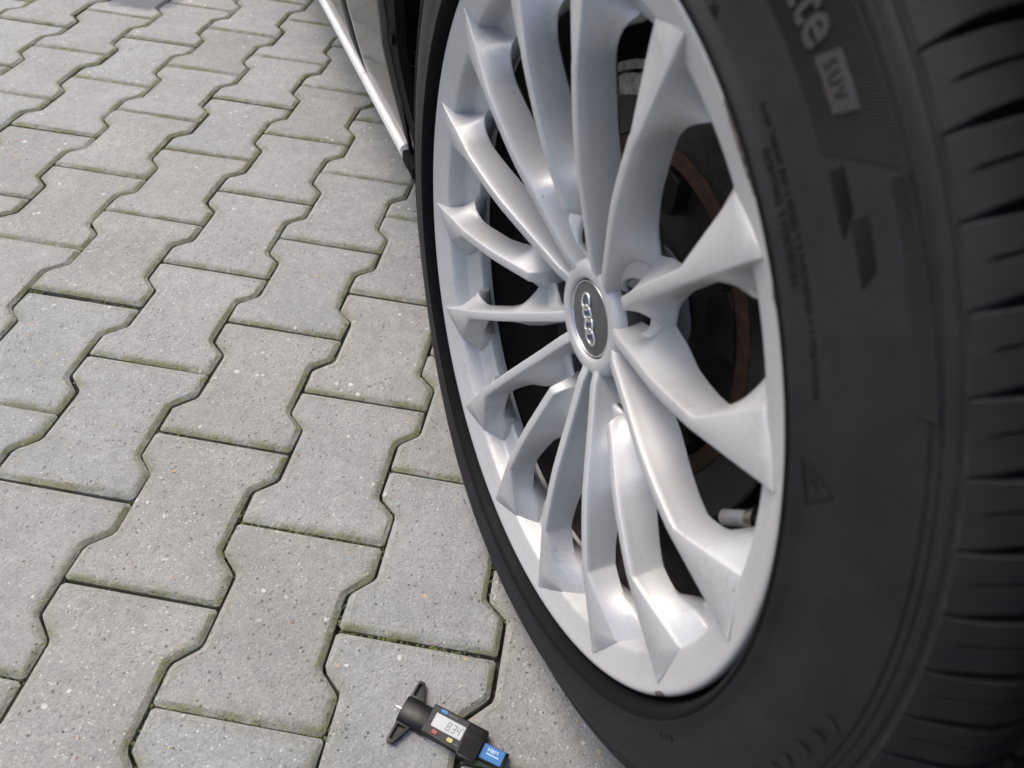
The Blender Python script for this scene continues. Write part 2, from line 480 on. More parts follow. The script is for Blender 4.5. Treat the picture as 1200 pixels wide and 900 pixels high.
pavement = empty('pavement')
tag(pavement, kind='structure')
PM = [paver_mesh(s) for s in range(12)]
cells = []
for i in range(-30, 32):
    for j in range(-16, 20):
        x = i * PU; y = -0.1 + PV * j + (0.1 if i % 2 else 0.0)
        cells.append((i, j, x, y))
def key(cxy):
    x, y = cxy[2], cxy[3]
    dx, dy = x + 0.05, y - 0.25
    return (dx * 0.75) ** 2 + dy ** 2
cells.sort(key=key)
def in_view(x, y):
    v = Vector((x, y, 0)) - CAM_P
    zc = v.dot(fw)
    if zc < 0.1: return False
    return abs(v.dot(rt) / zc) < 0.86 and abs(v.dot(dn) / zc) < 0.68
vis = [c for c in cells if in_view(c[2], c[3])]
oth = [c for c in cells if not in_view(c[2], c[3])]
single = vis[:280]
single = single + oth[:max(0, 290 - len(single))]
rest = vis[280:] + oth[max(0, 290 - len(vis[:280])):]
for (i, j, x, y) in single:
    o = bpy.data.objects.new('paving_stone', PM[random.randrange(12)])
    COL.objects.link(o); o.parent = pavement
    o.location = (x + random.gauss(0, 0.0005), y + random.gauss(0, 0.0006), random.gauss(0, 0.0006))
    o.rotation_euler = (random.gauss(0, 0.003), random.gauss(0, 0.004), random.gauss(0, 0.003) + (pi if random.random() < 0.5 else 0))
V, F, A = [], [], []
base_n = len(PM[0].vertices)
for (i, j, x, y) in rest:
    pm = PM[random.randrange(12)]; b0 = len(V); dz = random.gauss(0, 0.0006)
    V += [(v.co.x + x, v.co.y + y, v.co.z + dz) for v in pm.vertices]
    F += [tuple(b0 + q for q in p.vertices) for p in pm.polygons]
    A += [d.value for d in pm.attributes['edge'].data]
me = mesh('paving_beyond', V, F)
at = me.attributes.new('edge', 'FLOAT', 'POINT'); at.data.foreach_set('value', A)
shade(me, 24)
o = obj('paving_stones_beyond', me, M_PAVER, pavement); o['kind'] = 'stuff'

# moss cushions and grit lodged in the joints
def blob(V, F, x, y, z, sx, sy, sz, rr, n=6):
    b0 = len(V); ph = rr.uniform(0, pi)
    V.append((x, y, z + sz))
    for k, (q, zz) in enumerate(((0.72, 0.62), (1.0, 0.0))):
        for i in range(n):
            a = ph + 2 * pi * i / n
            j = rr.uniform(0.7, 1.25)
            V.append((x + cos(a) * sx * q * j, y + sin(a) * sy * q * j, z + sz * zz * rr.uniform(0.7, 1.2)))
    for i in range(n):
        j = (i + 1) % n
        F.append((b0, b0 + 1 + i, b0 + 1 + j)); F.append((b0 + 1 + i, b0 + 1 + n + i, b0 + 1 + n + j, b0 + 1 + j))
rr = random.Random(11)
from mathutils import noise as mnoise
V, F = [], []
GV, GF = [], []
ol = bone(-JT)
for (i, j, x, y) in vis[:260]:
    for k in range(12):
        p, q = Vector(ol[k]), Vector(ol[(k + 1) % 12])
        if k in (6, 7, 8, 9, 10): continue              # shared joints only once
        ln = (q - p).length
        for t in range(int(ln / 0.0030)):
            u = p + (q - p) * rr.random()
            X, Y = x + u.x, y + u.y
            nv = mnoise.noise(Vector((X * 9, Y * 9, 0.3))) + 0.5 * mnoise.noise(Vector((X * 31, Y * 31, 1.3)))
            bias = 0.10 if X < -0.1 else 0.0
            if nv + bias > 0.12:
                s_ = rr.uniform(0.0011, 0.0026)
                blob(V, F, X + rr.gauss(0, 0.0012), Y + rr.gauss(0, 0.0012), rr.uniform(-0.0085, -0.0052), s_, s_ * rr.uniform(0.7, 1.3), s_ * rr.uniform(0.5, 1.0), rr, 5)
            elif rr.random() < 0.05:
                s_ = rr.uniform(0.0006, 0.0016)
                blob(GV, GF, X + rr.gauss(0, 0.001), Y + rr.gauss(0, 0.001), -0.0075, s_, s_ * 0.8, s_ * 0.9, rr, 5)
me = mesh('joint_moss', V, F); shade(me, 60)
M_MOSS = simple('moss', (0.070, 0.082, 0.026), 0.95, 0.0, 300, 0.6, 0.8, 1500)
tag(obj('joint_moss', me, M_MOSS), kind='stuff')
# loose crumbs on top of the stones
for q in range(330):
    c_ = rr.choice(vis[:150]); X, Y = c_[2] + rr.uniform(-0.08, 0.08), c_[3] + rr.uniform(-0.1, 0.1)
    s_ = rr.choice((0.0005, 0.0006, 0.0008, 0.0011)) * rr.uniform(0.8, 1.3)
    blob(GV, GF, X, Y, 0.0, s_ * rr.uniform(0.8, 1.8), s_, s_ * 0.9, rr, 5)
me = mesh('loose_grit', GV, GF)
M_GRIT = simple('grit', (0.16, 0.15, 0.13), 0.9, 0.0, 60, 0.95, 0.3, 900)
tag(obj('loose_grit', me, M_GRIT), kind='stuff')

# ------------------------------------------------------------------ wheel frame
HUB = Vector((0.3558682, -0.29660516, 0.34371314))
WN_ = Vector((-0.86736966, -0.49669976, 0.03097128)).normalized()
E1 = (-WN_).cross(Vector((0, 0, 1))).normalized()
E2 = E1.cross(-WN_)
if E2.z < 0: E2 = -E2
WM = Matrix((E1, E2, WN_)).transposed().to_4x4()
WM.translation = HUB
NH = Vector((WN_.x, WN_.y, 0)).normalized()
# car frame: x along the car (towards the camera), y = outwards, z = up, origin on the ground under the hub
CM = Matrix((E1, NH, Vector((0, 0, 1)))).transposed().to_4x4()
CM.translation = Vector((HUB.x, HUB.y, 0))

car = empty('parked_car', mw=CM)
tag(car, 'grey parked car with a silver multi-spoke alloy wheel standing on concrete block paving', 'car')
CMI = CM.inverted()
WL = CMI @ WM                                   # wheel frame inside the car frame
wheel = empty('alloy_wheel', mw=WL, parent=car)
tyre = empty('tyre', mw=WL, parent=car)

TH0 = 2.51736278
def sp_ang(k): return TH0 + radians(24) * k + (0.0, -0.0026, -0.0089)[k % 3]

# ---- rim: lip, chamfer, recess, ledge, barrel
rim_prof = [(0.2600, -0.0130), (0.2655, -0.0080), (0.2664, -0.0030), (0.2660, 0.0000), (0.2648, 0.0014), (0.2630, 0.0018), (0.2610, 0.0012),
            (0.2570, -0.0009), (0.2500, -0.0036), (0.2430, -0.0064), (0.2416, -0.0072), (0.2407, -0.0083),
            (0.2396, -0.0130), (0.2380, -0.0205), (0.2374, -0.0226), (0.2360, -0.0242), (0.2310, -0.0264), (0.2245, -0.0288), (0.2212, -0.0306), (0.2202, -0.0314), (0.2197, -0.0330),
            (0.2195, -0.0420)]
V, F = lathe(rim_prof, 240)
me = mesh('rim_ring', V, F); fix_normals(me)
obj('rim_ring', me, M_ALLOY, wheel, smooth=40)
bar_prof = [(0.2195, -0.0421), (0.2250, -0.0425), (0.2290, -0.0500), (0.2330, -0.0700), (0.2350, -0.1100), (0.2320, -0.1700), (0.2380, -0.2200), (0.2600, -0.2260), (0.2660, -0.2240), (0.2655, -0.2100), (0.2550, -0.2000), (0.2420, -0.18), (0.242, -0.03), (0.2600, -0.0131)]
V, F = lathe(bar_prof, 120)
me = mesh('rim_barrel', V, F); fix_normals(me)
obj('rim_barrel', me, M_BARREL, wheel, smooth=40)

# ---- spokes
RIDGE = [(0.030, -0.042), (0.045, -0.0365), (0.05, -0.034), (0.08, -0.026), (0.113, -0.017), (0.13, -0.0125), (0.15, -0.0085), (0.17, -0.0052), (0.185, -0.0030), (0.192, -0.0026), (0.2, -0.0022), (0.23, -0.0008), (0.257, 0.0002)]
DBOT = [(0.03, -0.060), (0.06, -0.056), (0.10, -0.049), (0.13, -0.041), (0.15, -0.0355), (0.18, -0.0285), (0.20, -0.0248), (0.21, -0.0235), (0.2165, -0.0240), (0.2235, -0.0238), (0.2300, -0.0234), (0.2410, -0.0228), (0.2450, -0.0300)]
DBOTM = [q for q in DBOT if q[0] < 0.2165] + [(0.2165, -0.0248), (0.2205, -0.0280), (0.2240, -0.0310), (0.2290, -0.0330), (0.2410, -0.0340)]
FP = [(0.030, 0.0045), (0.05, 0.0052), (0.08, 0.0062), (0.12, 0.0070), (0.16, 0.0074), (0.190, 0.0078), (0.2410, 0.0332), (0.2572, 0.0012), (0.27, 0.001)]
FM = [(0.030, -0.0045), (0.05, -0.0035), (0.08, -0.0024), (0.12, -0.0015), (0.16, -0.0010), (0.20, -0.0006), (0.2572, -0.0004)]
WP = [(0.030, 0.0075), (0.08, 0.0110), (0.11, 0.0150), (0.13, 0.0155), (0.146, 0.0132), (0.161, 0.0106), (0.175, 0.0092), (0.1885, 0.0094), (0.1905, 0.0103), (0.197, 0.0146), (0.205, 0.0200), (0.211, 0.0255), (0.2165, 0.0320), (0.2205, 0.0368), (0.2235, 0.0402), (0.2300, 0.0448), (0.2375, 0.0492), (0.2410, 0.0508), (0.2572, 0.0040)]
WPS = [(0.030, 0.0075), (0.08, 0.0115), (0.10, 0.0300), (0.108, 0.0270), (0.118, 0.0235), (0.128, 0.0212), (0.137, 0.0172)] + WP[4:]
WMI = [(0.030, -0.0075), (0.08, -0.0060), (0.11, -0.0045), (0.13, -0.0030), (0.15, -0.0022), (0.19, -0.0018), (0.1965, -0.0030), (0.2010, -0.0048), (0.2065, -0.0076), (0.2117, -0.0110), (0.2165, -0.0150), (0.2205, -0.0178), (0.2240, -0.0172), (0.2290, -0.0112), (0.2340, -0.0062), (0.2385, -0.0042), (0.2572, -0.0018)]
WMS = [(0.030, -0.0075), (0.08, -0.0090), (0.10, -0.0290), (0.106, -0.0250), (0.110, -0.0180), (0.116, -0.0110), (0.124, -0.0070), (0.134, -0.0045)] + WMI[4:]

def spoke_mesh(name, plus_short, minus_short, r0, blunt):
    wp = WPS if plus_short else WP
    wm = WMS if minus_short else WMI
    rows = sorted(set([r0, r0 + 0.002, r0 + 0.005] + [r for t in (FP, wp, wm, RIDGE) for r, _ in t if r0 < r < 0.2575] + [0.1888, 0.1915] + [r0 + (0.2572 - r0) * i / 26 for i in range(1, 27)]))
    # drop rows nearly on top of each other
    rr = [rows[0]]
    keep = {0.190, 0.1888, 0.1915, 0.2410, 0.2572}
    for r in rows[1:]:
        if r - rr[-1] > 0.0016 or (r in keep and rr[-1] in keep): rr.append(r)
        elif r in keep: rr[-1] = r
    rows = rr
    V = []; n = None
    B = 0.0012
    for r in rows:
        dr = lerp_tab(r, RIDGE); db = lerp_tab(r, DBOT); dbm = lerp_tab(r, DBOTM)
        fp, fm_ = lerp_tab(r, FP), lerp_tab(r, FM)
        p, mi = lerp_tab(r, wp), lerp_tab(r, wm)
        if 0.19 < r <= 0.241:
            dp = dr + (-0.0075 - dr) * ((r - 0.19) / 0.051) ** 0.9
        elif r > 0.241:
            dp = -0.0072 + (r - 0.241) / (0.2572 - 0.241) * 0.0072
        else: dp = dr
        if r > 0.2405: db = min(db, -0.02)
        w = min(B, (fp - fm_) * 0.28)
        if blunt and r < r0 + 0.0049:
            k = (r - r0) / 0.005
            dr = dr - 0.012 * (1 - k) ** 1.5; dp = dp - 0.012 * (1 - k) ** 1.5
        pts = []
        sk = sm((r - 0.206) / 0.010)
        # minus flank, from the back upwards
        pts.append((min(mi + 0.011, 0.003) * (1 - sk) + (mi + 0.0008) * sk, dbm - 0.0050 - 0.006 * sk))
        pts.append((mi, dbm - 0.001))
        dm = dr
        for t, in ((0.0,), (0.12,), (0.3,), (0.55,), (0.8,)):
            off = mi + (fm_ - mi) * (t ** 0.8)
            pts.append((off - 0.0004 * sin(pi * t), dbm + (dm - 0.0012 - dbm) * (t ** 1.25)))
        pts.append((fm_ - 0.0001, dm - 0.0013))
        pts.append((fm_ + 0.25 * w, dm - 0.0004))
        pts.append((fm_ + w, dm))
        pts.append((fp - w, dp + (dm - dp) * (w / max(1e-6, fp - fm_))))
        pts.append((fp - 0.25 * w, dp - 0.0004))
        pts.append((fp + 0.0002, dp - 0.0013))
        for t in (0.12, 0.28, 0.48, 0.7, 0.88, 1.0):
            if r > 0.19:
                off = fp + (p - fp) * t
                dd = dp - 0.0013 + (db - dp + 0.0013) * t
            else:
                off = fp + (p - fp) * (t ** 1.2)
                dd = dp - 0.0013 + (db - dp + 0.0013) * (1 - (1 - t) ** 1.12)
            pts.append((off, dd))
        pts.append((max(p - 0.012, 0.004) * (1 - sk) + (p - 0.0008) * sk, db - 0.0050 - 0.006 * sk))
        n = len(pts)
        for off, d in pts:
            a = off / r
            V.append((r * cos(a), r * sin(a), d))
    F = []
    for i in range(len(rows) - 1):
        for k in range(n):
            j = (k + 1) % n
            F.append((i * n + k, i * n + j, (i + 1) * n + j, (i + 1) * n + k))
    F.append(tuple(range(n))); F.append(tuple((len(rows) - 1) * n + k for k in range(n))[::-1])
    me = mesh(name, V, F)
    fix_normals(me)
    shade(me, 50)
    me.materials.append(M_ALLOY)
    return me

ME_A = spoke_mesh('spoke', False, True, 0.036, False)     # next (+) long, previous (-) short
ME_B = spoke_mesh('spoke', True, False, 0.036, False)
ME_S = spoke_mesh('spoke', True, True, 0.078, True)
for k in range(15):
    t = k % 3           # 0: A, 1: B, 2: short
    o = obj('spoke', (ME_A, ME_B, ME_S)[t], None, wheel)
    o.matrix_local = Matrix.Rotation(sp_ang(k), 4, 'Z')

# ---- hub: seat for the cap, and five bolt pockets with webs
hub_prof = [(0.0300, -0.0600), (0.0309, -0.0460), (0.0312, -0.0412), (0.0320, -0.0392), (0.0335, -0.0383), (0.0395, -0.0383), (0.0425, -0.0392), (0.0450, -0.0420), (0.0468, -0.0470), (0.0475, -0.0560), (0.0480, -0.0900)]
V, F = lathe(hub_prof, 96)
me = mesh('hub', V, F); fix_normals(me)
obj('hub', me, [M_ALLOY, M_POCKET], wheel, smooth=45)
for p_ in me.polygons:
    if p_.center.z < -0.0475 and hypot(p_.center.x, p_.center.y) > 0.04: p_.material_index = 1  # lower hub wall gets the painted recess shade

def web_mesh():
    # patch between two long spokes, bolt hole in it; local angle 0 = the short spoke
    rc, rh = 0.0606, 0.0190
    n = 64
    def bound(phi):
        # walk outward from the hole centre until the patch border
        dx, dy = cos(phi), sin(phi)
        s = rh
        while s < 0.09:
            x, y = rc + dx * s, dy * s
            r = hypot(x, y); a = degrees(atan2(y, x))
            rmax = 0.0985
            if r < 0.041 or r > rmax or abs(a) > 23.5: break
            s += 0.0005
        return s
    def dep(r, a):
        d = lerp_tab(r, [(0.04, -0.0520), (0.050, -0.0500), (0.060, -0.0475), (0.075, -0.0465), (0.088, -0.0475), (0.100, -0.0510), (0.11, -0.053)])
        # climb towards the long spokes
        d += 0.010 * max(0, (abs(a) - 12) / 12) ** 1.6
        return d
    rings = []
    ks = [1.0, 0.98, 0.8, 0.6, 0.4, 0.22, 0.10, 0.04, 0.0]
    V, F = [], []
    for q, kk in enumerate(ks):
        for i in range(n):
            phi = 2 * pi * i / n
            sb = bound(phi) if q < 9 else 0
            s = rh + (sb - rh) * kk
            x, y = rc + cos(phi) * s, sin(phi) * s
            r = hypot(x, y); a = degrees(atan2(y, x))
            d = dep(r, a)
            if kk == 0.0: d -= 0.003
            elif kk <= 0.04: d -= 0.0012
            if kk == 1.0: d -= 0.014
            V.append((x, y, d))
    for dz, rs in ((-0.006, 1.0), (-0.038, 0.93), (-0.038, 0.05)):
        for i in range(n):
            phi = 2 * pi * i / n
            V.append((rc + cos(phi) * rh * rs, sin(phi) * rh * rs, -0.0465 + dz))
    m_ = len(ks) + 3
    for q in range(m_ - 1):
        for i in range(n):
            j = (i + 1) % n
            F.append((q * n + i, q * n + j, (q + 1) * n + j, (q + 1) * n + i))
    me = mesh('bolt_pocket', V, F); fix_normals(me); shade(me, 50)
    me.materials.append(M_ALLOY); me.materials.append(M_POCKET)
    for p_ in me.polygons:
        if all(v_ >= (m_ - 4) * n for v_ in p_.vertices): p_.material_index = 1  # pocket wall and floor carry the painted shade
    return me
MW = web_mesh()
bolt_me = None
bm = bmesh.new()
bmesh.ops.create_cone(bm, cap_ends=True, segments=6, radius1=0.0088, radius2=0.0084, depth=0.012)
bolt_me = bm_mesh('wheel_bolt', bm, 30); bolt_me.materials.append(M_HUBD)
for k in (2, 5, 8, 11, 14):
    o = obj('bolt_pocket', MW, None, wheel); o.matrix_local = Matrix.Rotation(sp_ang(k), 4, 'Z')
    o = obj('wheel_bolt', bolt_me, None, wheel)
    o.matrix_local = Matrix.Rotation(sp_ang(k), 4, 'Z') @ Matrix.Translation((0.0600, 0, -0.080))

# ---- centre cap with four interlocking rings
cap_prof = [(0.0004, -0.0398), (0.010, -0.0399), (0.020, -0.0403), (0.0275, -0.0412), (0.0285, -0.0414)]
V, F = lathe(cap_prof, 72); me = mesh('centre_cap', V, F); fix_normals(me)
obj('centre_cap', me, M_CAP, wheel, smooth=45)
V, F = lathe([(0.0284, -0.0430), (0.0285, -0.0410), (0.0289, -0.0404), (0.0296, -0.0403), (0.0301, -0.0409), (0.0303, -0.0440)], 96)
me = mesh('cap_rim', V, F); fix_normals(me)
obj('cap_rim', me, M_CHROME, wheel, smooth=45)
V, F = lathe([(0.0302, -0.0425), (0.0325, -0.0430)], 72); me = mesh('cap_gap', V, F); fix_normals(me)
obj('cap_gap', me, M_LINER, wheel)
cdir = Vector((-26.65, 33.0)).normalized()
V0, F0 = [], []
R1, R2 = 0.0062, 0.00135
for i in range(40):
    a = 2 * pi * i / 40
    for k in range(10):
        b = 2 * pi * k / 10
        rr_ = R1 + R2 * cos(b)
        V0.append((rr_ * cos(a), rr_ * sin(a), R2 * 0.9 * sin(b)))
F0 = [(i * 10 + k, ((i + 1) % 40) * 10 + k, ((i + 1) % 40) * 10 + (k + 1) % 10, i * 10 + (k + 1) % 10) for i in range(40) for k in range(10)]
ring_me = mesh('emblem_ring', V0, F0); fix_normals(ring_me); shade(ring_me, 60); ring_me.materials.append(M_CHROME)
for i in range(4):
    s = (i - 1.5) * 0.0091
    o = obj('emblem_ring', ring_me, None, wheel)
    o.matrix_local = Matrix.Translation((cdir.x * s, cdir.y * s, -0.0394)) @ Matrix.Rotation(0.10 if i % 2 else -0.10, 4, Vector((-cdir.y, cdir.x, 0)))

# ---- valve
va = radians(1.79); VR = 0.1936
bm = bmesh.new()
bmesh.ops.create_cone(bm, cap_ends=True, segments=20, radius1=0.0052, radius2=0.0050, depth=0.019)
bmesh.ops.bevel(bm, geom=[e for e in bm.edges if abs(e.verts[0].co.z - e.verts[1].co.z) < 1e-5], offset=0.0012, segments=2, affect='EDGES')
vm = bm_mesh('valve_cap', bm, 40)
vd = Vector((cos(radians(226)), sin(radians(226)), 0.35)).normalized()
vp = Vector((VR * cos(va), VR * sin(va), -0.0450))
q = vd.to_track_quat('Z', 'Y').to_matrix().to_4x4()
o = obj('valve_cap', vm, M_VALVE, wheel); o.matrix_local = Matrix.Translation(vp) @ q
bm = bmesh.new()
bmesh.ops.create_cone(bm, cap_ends=True, segments=20, radius1=0.0070, radius2=0.0058, depth=0.006)
vm2 = bm_mesh('valve_stem', bm, 40)
o = obj('valve_stem', vm2, M_VALVED, wheel); o.matrix_local = Matrix.Translation(vp - vd * 0.0118) @ q
bm = bmesh.new()
bmesh.ops.create_cone(bm, cap_ends=True, segments=16, radius1=0.0045, radius2=0.0045, depth=0.03)
o = obj('valve_stem', bm_mesh('valve_stem', bm, 40), M_BARREL, wheel); o.matrix_local = Matrix.Translation(vp - vd * 0.028) @ q

# ------------------------------------------------------------------ tyre
def tr(r): return r if r <= 0.2815 else 0.2815 + (r - 0.2815) * 1.170
SIDE0 = [(0.2600, -0.0125), (0.2662, -0.0112), (0.2672, -0.0110), (0.2684, -0.0085), (0.2694, -0.0040), (0.2702, 0.0020), (0.2712, 0.0066), (0.2728, 0.0096), (0.2748, 0.0108), (0.2770, 0.0104), (0.2796, 0.0092), (0.2815, 0.0080),
        (0.2835, 0.0070), (0.2950, 0.0072), (0.3050, 0.0064), (0.3150, 0.0046), (0.3240, 0.0024), (0.3276, 0.0014), (0.3280, 0.0021), (0.3285, 0.0011), (0.3310, 0.0008), (0.3314, 0.0014), (0.3318, 0.0005), (0.3350, -0.0002), (0.3362, -0.0016), (0.3375, -0.0008), (0.3400, -0.0024), (0.3425, -0.0060), (0.3435, -0.0140), (0.3440, -0.0300), (0.3440, -0.2000), (0.3390, -0.2300), (0.3100, -0.2360), (0.2700, -0.2300), (0.2600, -0.2200)]
SIDE = [(tr(r), d) for r, d in SIDE0]
ST = [(r, d) for r, d in SIDE[:27]]
def bulge(r, d, a):
    """the tyre under load: bulged and flattened towards the ground"""
    x = (a + pi / 2 + pi) % (2 * pi) - pi            # 0 straight below the hub
    amt = math.exp(-(x / radians(44)) ** 2)
    w_ = math.exp(-((r - 0.310) / 0.024) ** 2)
    if d < -0.1: w_ = 0
    d2 = d + 0.008 * amt * w_
    k = 1 - 0.155 * sm((radians(142) - abs(x)) / radians(62)) * (1 - sm((-d - 0.004) / 0.028))
    r2 = r if r < 0.283 else 0.283 + (r - 0.283) * k
    fl = HUB.z + 0.0002
    ca = -sin(a)
    if ca > 0.5:
        lim = fl / ca; R = 0.3660
        if R > lim and r2 > 0.30: r2 = 0.30 + (r2 - 0.30) * (lim - 0.30) / (R - 0.30)
    return r2, d2
def tyre_d(r, a):
    return bulge(r, lerp_tab(r, ST), a)[1]
# the profile refined so that the sidewall is smooth
prof = []
for (a, b) in zip(SIDE, SIDE[1:]):
    prof.append(a)
    if 0.284 < a[0] < 0.345 and a[1] > -0.005: prof.append(((a[0] + b[0]) / 2, (a[1] + b[1]) / 2 + 0.0001))
prof.append(SIDE[-1])
V, F = lathe(prof, 256, fn=bulge)
me = mesh('sidewall', V, F); fix_normals(me)
sw = obj('sidewall', me, [M_RUB, M_RUBD], tyre, smooth=38)
for p_ in me.polygons:
    if hypot(p_.center.x, p_.center.y) < 0.2768 and p_.center.z > -0.1: p_.material_index = 1

# raised bead line and a fine line near the shoulder
def arc_strip(prof, a0, a1, n=120, dz=0.0):
    return lathe(prof, n, a0, a1)

# shoulder tread blocks: one part each, plus the inner ribs
PITCH = 80
def block_mesh(ang0):
    bp = [(0.3378, -0.0012), (0.3398, -0.0006), (0.3424, -0.0030), (0.3452, -0.0068), (0.3478, -0.0116), (0.3497, -0.0170), (0.3510, -0.0240), (0.3516, -0.0330), (0.3518, -0.0470)]
    bi = [(0.3360, -0.0060), (0.3370, -0.0060), (0.3385, -0.0080), (0.3400, -0.0110), (0.3415, -0.0150), (0.3425, -0.0200), (0.3430, -0.0260), (0.3432, -0.0330), (0.3434, -0.0470)]
    per = 2 * pi / PITCH
    V, F = [], []
    # angular stations: lower half, sipe, upper half
    def stations(k):
        g = lerp_tab(k, [(0, 0.03), (2, 0.05), (4, 0.13), (8, 0.20)])     # groove share
        s = 0.0 if k < 3 else 0.03                                      # sipe half share
        sl = lerp_tab(k, [(0, 0.0), (8, 0.16)])                          # slant
        return [g / 2 + sl, g / 2 + 0.025 + sl, 0.52 - s + sl, 0.52 + sl, 0.52 + s + sl, 1 - g / 2 - 0.025 + sl, 1 - g / 2 + sl]
    bp = [(tr(r), d) for r, d in bp]; bi = [(tr(r), d) for r, d in bi]
    nk = len(bp)
    for k in range(nk):
        st = stations(k)
        (r, d), (ri, di) = bp[k], bi[k]
        row = [(st[0], ri, di), (st[0] + 0.004, r - 0.0007, d), (st[1], r, d), (st[2], r, d), (st[3], r if k < 3 else r - 0.0045, d), (st[4], r, d), (st[5], r, d), (st[6] - 0.004, r - 0.0007, d), (st[6], ri, di)]
        for (s, rr_, dd) in row:
            a = s * per
            r2, d2 = bulge(rr_, dd, a + ang0)
            V.append((r2 * cos(a), r2 * sin(a), d2))
    c = 9
    for k in range(nk - 1):
        for i in range(c - 1):
            F.append((k * c + i, k * c + i + 1, (k + 1) * c + i + 1, (k + 1) * c + i))
    F.append(tuple((nk - 1) * c + i for i in range(c)))
    F.append(tuple(i for i in range(c))[::-1])
    me = mesh('tread_block', V, F); fix_normals(me); shade(me, 30); me.materials.append(M_TREAD)
    return me
for i in range(PITCH):
    a = 2 * pi * i / PITCH + radians(1.2)
    o = bpy.data.objects.new('tread_block', block_mesh(a)); COL.objects.link(o); o.parent = tyre
    o.matrix_local = Matrix.Rotation(a, 4, 'Z')
V, F = [], []
def add_vf(v, f):
    b0 = len(V); V.extend(v); F.extend(tuple(b0 + i for i in q) for q in f)
def rib_fn(r, d, a): return bulge(tr(r), d, a)
for d0, d1 in ((-0.058, -0.100), (-0.109, -0.130), (-0.139, -0.182), (-0.192, -0.228)):
    for i in range(PITCH):
        a0 = 2 * pi * (i + 0.08) / PITCH; a1 = 2 * pi * (i + 0.92) / PITCH
        v, f = lathe([(0.342, d0), (0.3520, d0), (0.3520, d1), (0.342, d1)], 3, a0, a1, fn=rib_fn)
        n_ = len(v)
        add_vf(v, f + [(0, 1, 2, 3), (n_ - 4, n_ - 3, n_ - 2, n_ - 1)])
me = mesh('tread_ribs', V, F); fix_normals(me); shade(me, 30)
o = obj('tread_ribs', me, M_TREAD, tyre); o['kind'] = 'stuff'

# rubber hairs left on the shoulder from the mould
V, F = [], []
hr = random.Random(3)
for i in range(46):
    a = radians(150 + i * 2.4 + hr.uniform(-0.8, 0.8)); r = tr(0.3370) + hr.uniform(-0.001, 0.001)
    r, d = bulge(r, -0.001, a)
    p0 = Vector((r * cos(a), r * sin(a), d)); ll = hr.uniform(0.003, 0.008)
    dr_ = (Vector((cos(a), sin(a), 0)) * hr.uniform(0.5, 1.2) + Vector((0, 0, hr.uniform(0.2, 0.9))) + Vector((-sin(a), cos(a), 0)) * hr.uniform(-0.5, 0.5)).normalized()
    s1 = dr_.orthogonal().normalized() * 0.00035; s2 = dr_.cross(s1).normalized() * 0.00035
    b0 = len(V)
    for q_, w_ in ((p0, 1.0), (p0 + dr_ * ll, 0.6)):
        V += [q_ + s1 * w_, q_ + s2 * w_, q_ - s1 * w_, q_ - s2 * w_]
    F += [(b0 + k, b0 + (k + 1) % 4, b0 + 4 + (k + 1) % 4, b0 + 4 + k) for k in range(4)] + [(b0 + 4, b0 + 5, b0 + 6, b0 + 7)]
o = obj('vent_hairs', mesh('vent_hairs', V, F), M_RUBD, tyre); o['kind'] = 'stuff'

# ribbed dark band with lettering on the sidewall (angles run clockwise down the right-hand side)
def band(a_hi, a_lo, r_in, r_out, pitch=0.0011, h=0.0004, lift=0.0002, skew_lo=0.0):
    V, F = [], []
    rs = [r_in + (r_out - r_in) * i / 6 for i in range(7)]
    n_ = int((a_hi - a_lo) * 0.315 / pitch) * 2
    for i in range(n_ + 1):
        t = i / n_
        for q, r in enumerate(rs):
            lo = a_lo + skew_lo * (q / 6)
            a = a_hi + (lo - a_hi) * t
            V.append((r * cos(a), r * sin(a), tyre_d(r, a) + lift + (h if i % 2 else 0)))
    for i in range(n_):
        for q in range(6):
            F.append((i * 7 + q, i * 7 + q + 1, (i + 1) * 7 + q + 1, (i + 1) * 7 + q))
    me = mesh('ridged_band', V, F); fix_normals(me)
    return me
def flat_patch(pts, lift, name):
    """pts in (r, angle) ; ruled strip between first half and second half"""
    V, F = [], []
    n_ = len(pts)
    for (r0, a0), (r1, a1) in pts:
        for i in range(7):
            r = r0 + (r1 - r0) * i / 6; a = a0 + (a1 - a0) * i / 6
            V.append((r * cos(a), r * sin(a), tyre_d(r, a) + lift))
    for k in range(n_ - 1):
        for i in range(6):
            F.append((k * 7 + i, k * 7 + i + 1, (k + 1) * 7 + i + 1, (k + 1) * 7 + i))
    me = mesh(name, V, F); fix_normals(me); shade(me, 40)
    return me
def text_mesh(txt, size, extrude=0.0, bold=0.0, spacing=1.0):
    cu = bpy.data.curves.new('lettering', 'FONT')
    cu.body = txt; cu.size = size; cu.extrude = extrude; cu.offset = bold; cu.resolution_u = 3
    cu.space_character = spacing
    to = bpy.data.objects.new('lettering', cu); COL.objects.link(to)
    bpy.context.view_layer.update()
    me0 = bpy.data.meshes.new_from_object(to)
    bpy.data.objects.remove(to)
    return me0
def tyre_text(name, txt, r_base, a_start, size, lift, mat, extrude=0.0002, bold=0.0, spacing=1.0, xs=1.0):
    me = text_mesh(txt, size, extrude, bold, spacing)
    me.materials.clear()
    for v in me.vertices:
        x, y, z = v.co
        r = r_base + y
        a = a_start - x * xs / r_base
        v.co = (r * cos(a), r * sin(a), tyre_d(r, a) + lift + z)
    me.update()
    me.name = name
    return obj(name, me, mat, tyre)
A = radians
obj('ridged_band', band(A(86), A(52.9), 0.3086, 0.3378, skew_lo=A(-3.2)), M_BAND, tyre)
obj('ridged_band', band(A(49.75), A(36), 0.3305, 0.3378, skew_lo=A(-0.6)), M_BAND, tyre)
